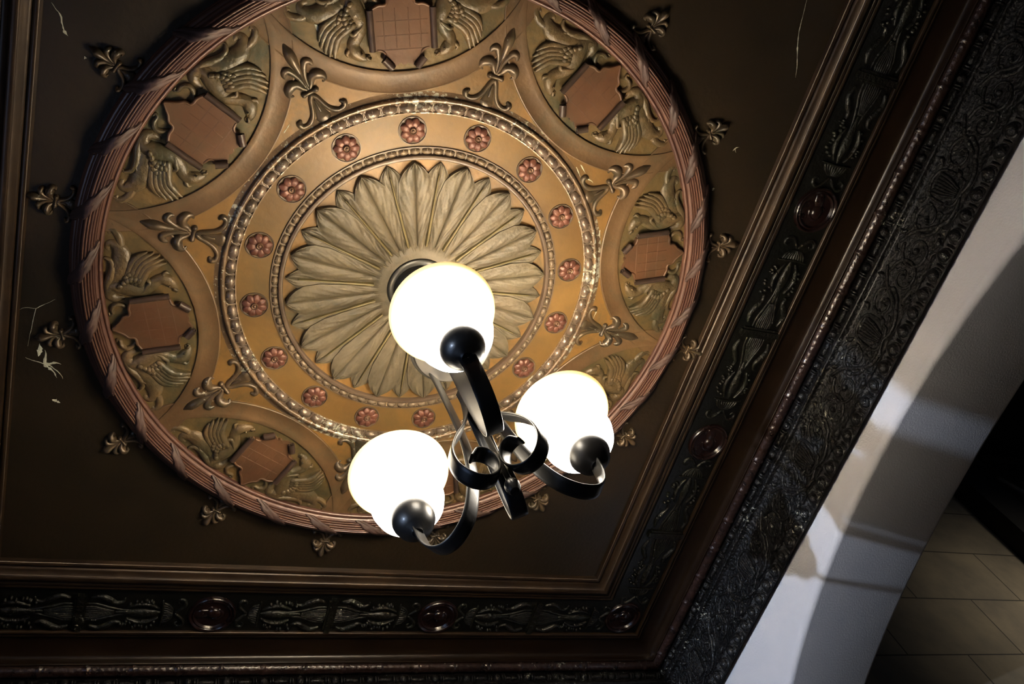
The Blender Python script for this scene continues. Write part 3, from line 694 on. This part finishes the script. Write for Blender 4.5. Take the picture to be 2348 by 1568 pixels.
for k, (x, y, rz, l) in enumerate(US):
    o = urn if k == 0 else copy_tree(urn)
    o.location = (x * S, y * S, HC); o.rotation_euler.z = R_(rz); o.scale = (1.0, 1.0, 1.0) if rz else (0.90, 1, 1)
    tag(o, 'dark urn and vine relief ' + l, 'frieze ornament', 'urn and vine ornaments on the ceiling frieze')

# rinceaux scrolls on the vertical frieze of the walls
def make_scroll():
    rt = root('scroll_ornament'); b = MB()
    # local: x along the wall, y = height (0 = middle), relief to -z
    def spiral(cx, cy, r, a0, turns, sg, w0, n=16):
        P = []
        for i in range(n + 1):
            f = i / n; a = R_(a0) + sg * turns * 2 * math.pi * f; rr = r * (1 - f) ** 0.85 + .012; P.append((cx + rr * math.cos(a), cy + rr * math.sin(a), w0 * (1 - .65 * f)))
        b.stroke(P, 1.0, 0.004, 2, 6)
    for s in (1, -1):
        b.stroke([(0.02 * s, -.13, .010), (.10 * s, -.15, .014), (.20 * s, -.12, .016), (.28 * s, -.02, .015), (.34 * s, .08, .014), (.44 * s, .15, .012)], 1.0, 0.004, 4, 6)
        spiral(.22 * s, .03, .115, -90 if s > 0 else -90, 1.5, s, .014)
        spiral(.44 * s, -.02, .115, 90, 1.4, -s, .013)
        for x, y, a in ((.12, .13, 40), (.30, -.14, -30), (.36, .14, 60), (.08, -.05, 10), (.33, -.02, 80)): b.stroke([(x * s, y, .008), (x * s + .03 * s * math.cos(R_(a)), y + .03 * math.sin(R_(a)), .018), (x * s + .065 * s * math.cos(R_(a + 25)), y + .065 * math.sin(R_(a + 25)), .005)], 1.1, 0.006, 4, 6)
        for q in range(3): b.blob((.22 + .016 * q) * s, .03 - .012 * q, .014, .012, .024, 0.004)
        b.blob(.44 * s, -.02, .022, .022, .026, 0.004)
    rnd = random.Random(5)
    for q in range(46):
        x, y, a = rnd.uniform(-.52, .52), rnd.uniform(-.165, .165), rnd.uniform(0, 6.28); l = rnd.uniform(.012, .030)
        b.stroke([(x, y, .004), (x + l * math.cos(a), y + l * math.sin(a), rnd.uniform(.006, .012)), (x + 2 * l * math.cos(a + .5), y + 2 * l * math.sin(a + .5), .003)], 1.2, 0.003, 3, 5)
    # shell cartouche with fluting
    for k in range(-3, 4): b.stroke([(k * .010, -.09, .006), (k * .019, 0, .010), (k * .022, .085, .012)], 1.0, 0.014, 4, 6)
    b.stroke([(-.085, -.10, .010), (-.10, 0, .012), (-.085, .11, .010), (0, .145, .012), (.085, .11, .010), (.10, 0, .012), (.085, -.10, .010), (0, -.125, .010), (-.085, -.10, .010)], 1.0, 0.004, 4, 6)
    b.build('scrollwork', M['scroll_r'], rt, smooth=60); return rt
scr = make_scroll(); first = True; k_ = 0
pos_words = ['at the upper right picture edge', 'upper right, beside the pale wall strip top', 'right, halfway down beside the pale wall', 'right, with bluish sheen above the pale wall', 'lower right, above the narrow pale wall', 'lowest one, near the room corner']
for i in range(6):
    y = -2.55 + i * 1.07
    o = scr if first else copy_tree(scr); first = False
    o.location = ((XR + 0.835) * S, y * S, HC - 0.515 * S)
    o.matrix_world = Matrix.Translation(o.location) @ Matrix(((0, 0, 1, 0), (1, 0, 0, 0), (0, 1, 0, 0), (0, 0, 0, 1)))
    tag(o, 'blackened scroll ornament on the right cornice, ' + pos_words[i], 'cornice ornament', 'scroll and shell ornaments on the right cornice')

# ------------------------------------------------------------------ bare plaster chips
def chip(name, cx, cy, arms, seed, z=0.0015, par=None):
    rnd = random.Random(seed); b = MB()
    for ang, ln, w0 in arms:
        n = max(4, int(ln / 0.012)); rows = []; a = R_(ang); x, y = cx, cy
        for i in range(n + 1):
            f = i / n; wd = w0 * (1 - f) ** .7 * rnd.uniform(.25, 1.5) + .0004
            rows.append([(x - math.sin(a) * wd, y + math.cos(a) * wd, -z), (x, y, -z - .0010), (x + math.sin(a) * wd, y - math.cos(a) * wd, -z)])
            a += rnd.uniform(-.35, .35) * (1 if ln < .15 else .25); x += math.cos(a) * ln / n; y += math.sin(a) * ln / n
        b.grid(rows)
    o = b.build('paint_chip', M['chip'], par, smooth=0)
    return o
CH = [(-2.05, .86, [(200, .11, .003), (-30, .09, .010), (40, .11, .010), (-95, .10, .008), (15, .14, .003)]), (-2.08, .76, [(90, .05, .016), (-90, .04, .01)]), (-1.975, 1.10, [(20, .03, .010), (200, .02, .01)]),
      (-2.23, -.315, [(80, .06, .014), (-100, .05, .010)]), (-2.23, -.18, [(90, .05, .02), (-80, .08, .014), (0, .02, .01)]), (-2.233, .295, [(60, .02, .014), (250, .02, .012)]), (-2.22, -1.07, [(70, .03, .008), (-60, .02, .007)]),
      (-2.10, -1.06, [(80, .03, .009), (-100, .14, .004)]), (1.93, -2.02, [(62, .22, .0045), (-118, .30, .0025)]), (1.764, -1.014, [(90, .012, .011), (-90, .010, .010)]), (-2.12, .50, [(100, .25, .0011), (190, .12, .001), (-20, .12, .0016)]),
      (1.72, -.2, [(20, .12, .0012)]), (-2.0, -.95, [(0, .012, .008)]), (1.80, -1.30, [(40, .03, .003), (130, .02, .004), (-60, .03, .003)])]
for i, (x, y, arms) in enumerate(CH):
    o = chip('paint_chip', x, y, arms, i, 0.0015, ceiling)
CH2 = [(-1.139, -.494, [(190, .07, .010), (30, .05, .010), (100, .07, .014), (150, .05, .008)]), (.487, -1.125, [(30, .09, .012), (210, .05, .008), (60, .05, .01)]), (-.93, -1.40, [(80, .10, .012), (-100, .05, .008)])]
for i, (x, y, arms) in enumerate(CH2): chip('paint_chip', x, y, arms, 50 + i, 0.006, rose)
for i in range(16):
    a = random.choice((random.uniform(-60, -20), random.uniform(-175, -120), random.uniform(-15, 25))); x, y = polar(random.uniform(1.20, 1.26), a)
    chip('paint_chip', x, y, [(a + 90, random.uniform(.02, .08), random.uniform(.002, .005))], 90 + i, 0.006, rose)

# ------------------------------------------------------------------ chandelier
O = Vector((0.010, -0.008, -1.708)); K = Vector((-0.026, -0.094, -0.9952)).normalized()
E1 = (Vector((1, 0, 0)) - K * K.x).normalized(); E2 = E1.cross(K) ; E2 = E2 if E2.y > 0 else -E2
ch = bpy.data.objects.new('chandelier', None); C.objects.link(ch); ch.empty_display_size = 0.05
ch.location = (0, 0, HC)
tag(ch, 'black three-arm chandelier with lit cream glass shades hanging from the medallion', 'chandelier')
def fx(p, q, h): # point in the fixture frame: p along E1, q along E2, h up
    v = O + E1 * p + E2 * q - K * h; return (v.x, v.y, v.z)
def radial(ang, rho, tq, h):
    ca, sa = math.cos(ang), math.sin(ang); return fx(rho * ca - tq * sa, rho * sa + tq * ca, h)
def strip(ang, P, hw, th, n=6, taper=None):
    Q = cr(P, n); rows = []; N_ = len(Q)
    for i, (r, h) in enumerate(Q):
        a = Q[max(i - 1, 0)]; c = Q[min(i + 1, N_ - 1)]; dr_, dh = c[0] - a[0], c[1] - a[1]; l = math.hypot(dr_, dh) or 1; nr, nh = -dh / l, dr_ / l
        f = i / (N_ - 1); ww = hw * (taper(f) if taper else 1)
        sec = []
        for (u, v) in ((-1, -.35), (-.93, -.8), (-.5, -1), (.5, -1), (.93, -.8), (1, -.35), (1, .35), (.93, .8), (.5, 1), (-.5, 1), (-.93, .8), (-1, .35)): sec.append(radial(ang, r + nr * v * th, u * ww, h + nh * v * th))
        rows.append(sec)
    b = MB(); b.grid(rows, closed_v=True)
    nsec = 12; b.f.append(tuple(range(nsec))); b.f.append(tuple(range(len(b.v) - nsec, len(b.v))))
    return b
def lathe_fx(ang, rho, prof, n=40, lean=0.0):
    b = MB(); rows = []
    for j in range(n):
        t = 2 * math.pi * j / n
        rows.append([radial(ang, rho + r * math.cos(t), r * math.sin(t), h) for r, h in prof])
    b.grid(rows, closed_u=True); return b
# ceiling dish, rod and lower canopy plate
b = MB(); b.revolve([(0.200, -0.012), (0.205, -0.030), (0.200, -0.046), (0.190, -0.052), (0.165, -0.050), (0.158, -0.062), (0.150, -0.075), (0.10, -0.11), (0.05, -0.13), (0.05, -0.75)], 56)
b.build('ceiling_dish', M['black'], ch, smooth=40)
b = MB(); n_ = 56; rows = []
for j in range(n_):
    t = 2 * math.pi * j / n_
    rows.append([(0.03 + r * math.cos(t), -0.02 + r * math.sin(t), z) for r, z in [(0.001, -0.72), (0.20, -0.72), (0.232, -0.735), (0.236, -0.75), (0.228, -0.758), (0.236, -0.766), (0.237, -0.79), (0.230, -0.797), (0.224, -0.80), (0.222, -0.812), (0.215, -0.820), (0.001, -0.824)]])
b.grid(rows, closed_u=True); b.build('canopy_plate', M['silver'], ch, smooth=35)['label'] = 'brushed grey metal plate above the arms'
ARM = [(0.118, 0.93), (0.113, 0.70), (0.110, 0.45), (0.112, 0.25), (0.122, 0.09), (0.146, -0.07), (0.190, -0.21), (0.250, -0.315), (0.330, -0.365), (0.410, -0.362), (0.470, -0.310), (0.506, -0.225), (0.520, -0.120), (0.524, -0.06)]
SCR = [(0.018, 0.56), (0.022, 0.44), (0.052, 0.27), (0.115, 0.10), (0.185, -0.03), (0.232, -0.16), (0.232, -0.285), (0.180, -0.360), (0.110, -0.365), (0.048, -0.305), (0.026, -0.215), (0.052, -0.140), (0.105, -0.130), (0.140, -0.175)]
A0 = 0.0107
cupp = [(0.001, -0.110), (0.026, -0.110), (0.034, -0.100), (0.064, -0.088), (0.090, -0.058), (0.104, -0.020), (0.108, 0.012), (0.104, 0.034), (0.096, 0.042), (0.088, 0.040), (0.06, 0.02), (0.0, 0.0)]
outer = [(0.070, 0.020), (0.105, 0.028), (0.142, 0.052), (0.170, 0.095), (0.184, 0.145), (0.187, 0.195), (0.184, 0.235), (0.187, 0.270), (0.200, 0.306), (0.224, 0.342), (0.246, 0.372), (0.260, 0.396), (0.263, 0.408)]
inner_ = [(r - 0.010, h + 0.004) for r, h in outer[::-1]][1:]
gl_words = ['right', 'lower left', 'top']
for i in range(3):
    ang = A0 + i * 2 * math.pi / 3
    strip(ang, ARM, 0.040, 0.0065).build('arm', M['black'], ch, smooth=50)
    strip(ang + math.pi / 3, SCR, 0.040, 0.0065, taper=lambda f: 1.0 if f < .93 else 1 - (f - .93) * 5).build('scroll', M['black'], ch, smooth=50)
    cup = lathe_fx(ang, 0.527, cupp).build('cup', M['black'], ch, smooth=50)
    # glass shade: its own frame so the glow can follow its height
    prof = outer + inner_
    b = MB(); rows = []
    for j in range(64):
        t = 2 * math.pi * j / 64; rows.append([(r * math.cos(t), r * math.sin(t), h) for r, h in prof])
    b.grid(rows, closed_u=True)
    g = b.build('glass_shade', M['shade'][i], ch, smooth=60)
    rho = 0.527; base = O + E1 * rho * math.cos(ang) + E2 * rho * math.sin(ang)
    lean = 0.0
    g.location = tuple(c * S for c in base)
    g.rotation_euler = Matrix((E1, E2, -K)).transposed().to_euler() if E1.cross(E2).dot(-K) > 0 else Matrix((E1, -E2, -K)).transposed().to_euler()
    g['label'] = 'glowing cream glass shade, ' + gl_words[i] + ' one'
    # bulb inside the shade
    bb = MB(); bb.revolve([(0.0, 0.05), (0.022, 0.05), (0.024, 0.11), (0.045, 0.16), (0.052, 0.20), (0.040, 0.24), (0.018, 0.262), (0.0, 0.265)], 20)
    bo = bb.build('bulb', M['bulb'], g, smooth=60)
    l = bpy.data.lights.new('bulb_light', 'POINT'); l.energy = BULB[i]; l.color = (1.0, 0.89, 0.72); l.shadow_soft_size = 0.05 * S
    lo_ = bpy.data.objects.new('bulb_light', l); C.objects.link(lo_)
    lp = base - K * 0.31; lo_.location = (lp.x * S, lp.y * S, HC + lp.z * S)
# centre knob, collar
b = lathe_fx(0, 0, [(0.001, -0.43), (0.022, -0.425), (0.034, -0.40), (0.036, -0.375), (0.026, -0.35), (0.014, -0.34), (0.014, 0.0), (0.014, 0.62), (0.001, 0.62)], 24); b.build('centre_knob', M['black'], ch, smooth=50)

# ornate gilt frame high on the stone wall of the hall, dark post beside it
hp = root('hall_post', 9.35, 2.85, 0); tag(hp, 'dark wooden post against the stone wall beyond the arch', 'post')
b = MB(); b.box(-.33, .33, -.14, .14, FZ, 3.3); b.build('shaft', M['darkwood'], hp, smooth=0)
b = MB(); b.box(-.40, .40, -.18, .15, 2.9, 3.3); b.build('block', M['darkwood'], hp, smooth=0)
fr = root('hall_cornice', 11.8, 2.86, 2.55); tag(fr, 'carved gilded cornice in the dark hall beyond the arch', 'cornice')
b = MB(); b.box(-2.0, 2.2, -.10, .14, -.5, .45); b.box(-2.0, 2.2, -.22, .14, .45, .62); b.box(-2.0, 2.2, -.16, .14, -.62, -.5); b.build('beam', M['mould'], fr, smooth=0)
b = MB()
for q in range(5):
    x = -1.6 + q * .85
    b.stroke([(x - .3, -.2, .04), (x - .1, .15, .06), (x + .15, .2, .06), (x + .25, 0, .05), (x + .1, -.12, .04), (x, 0, .02)], 1.0, 0, 5, 6)
o = b.build('carving', M['fleur'], fr, smooth=60); o.rotation_euler.x = R_(-90); o.location = (0, -.10 * S, 0)
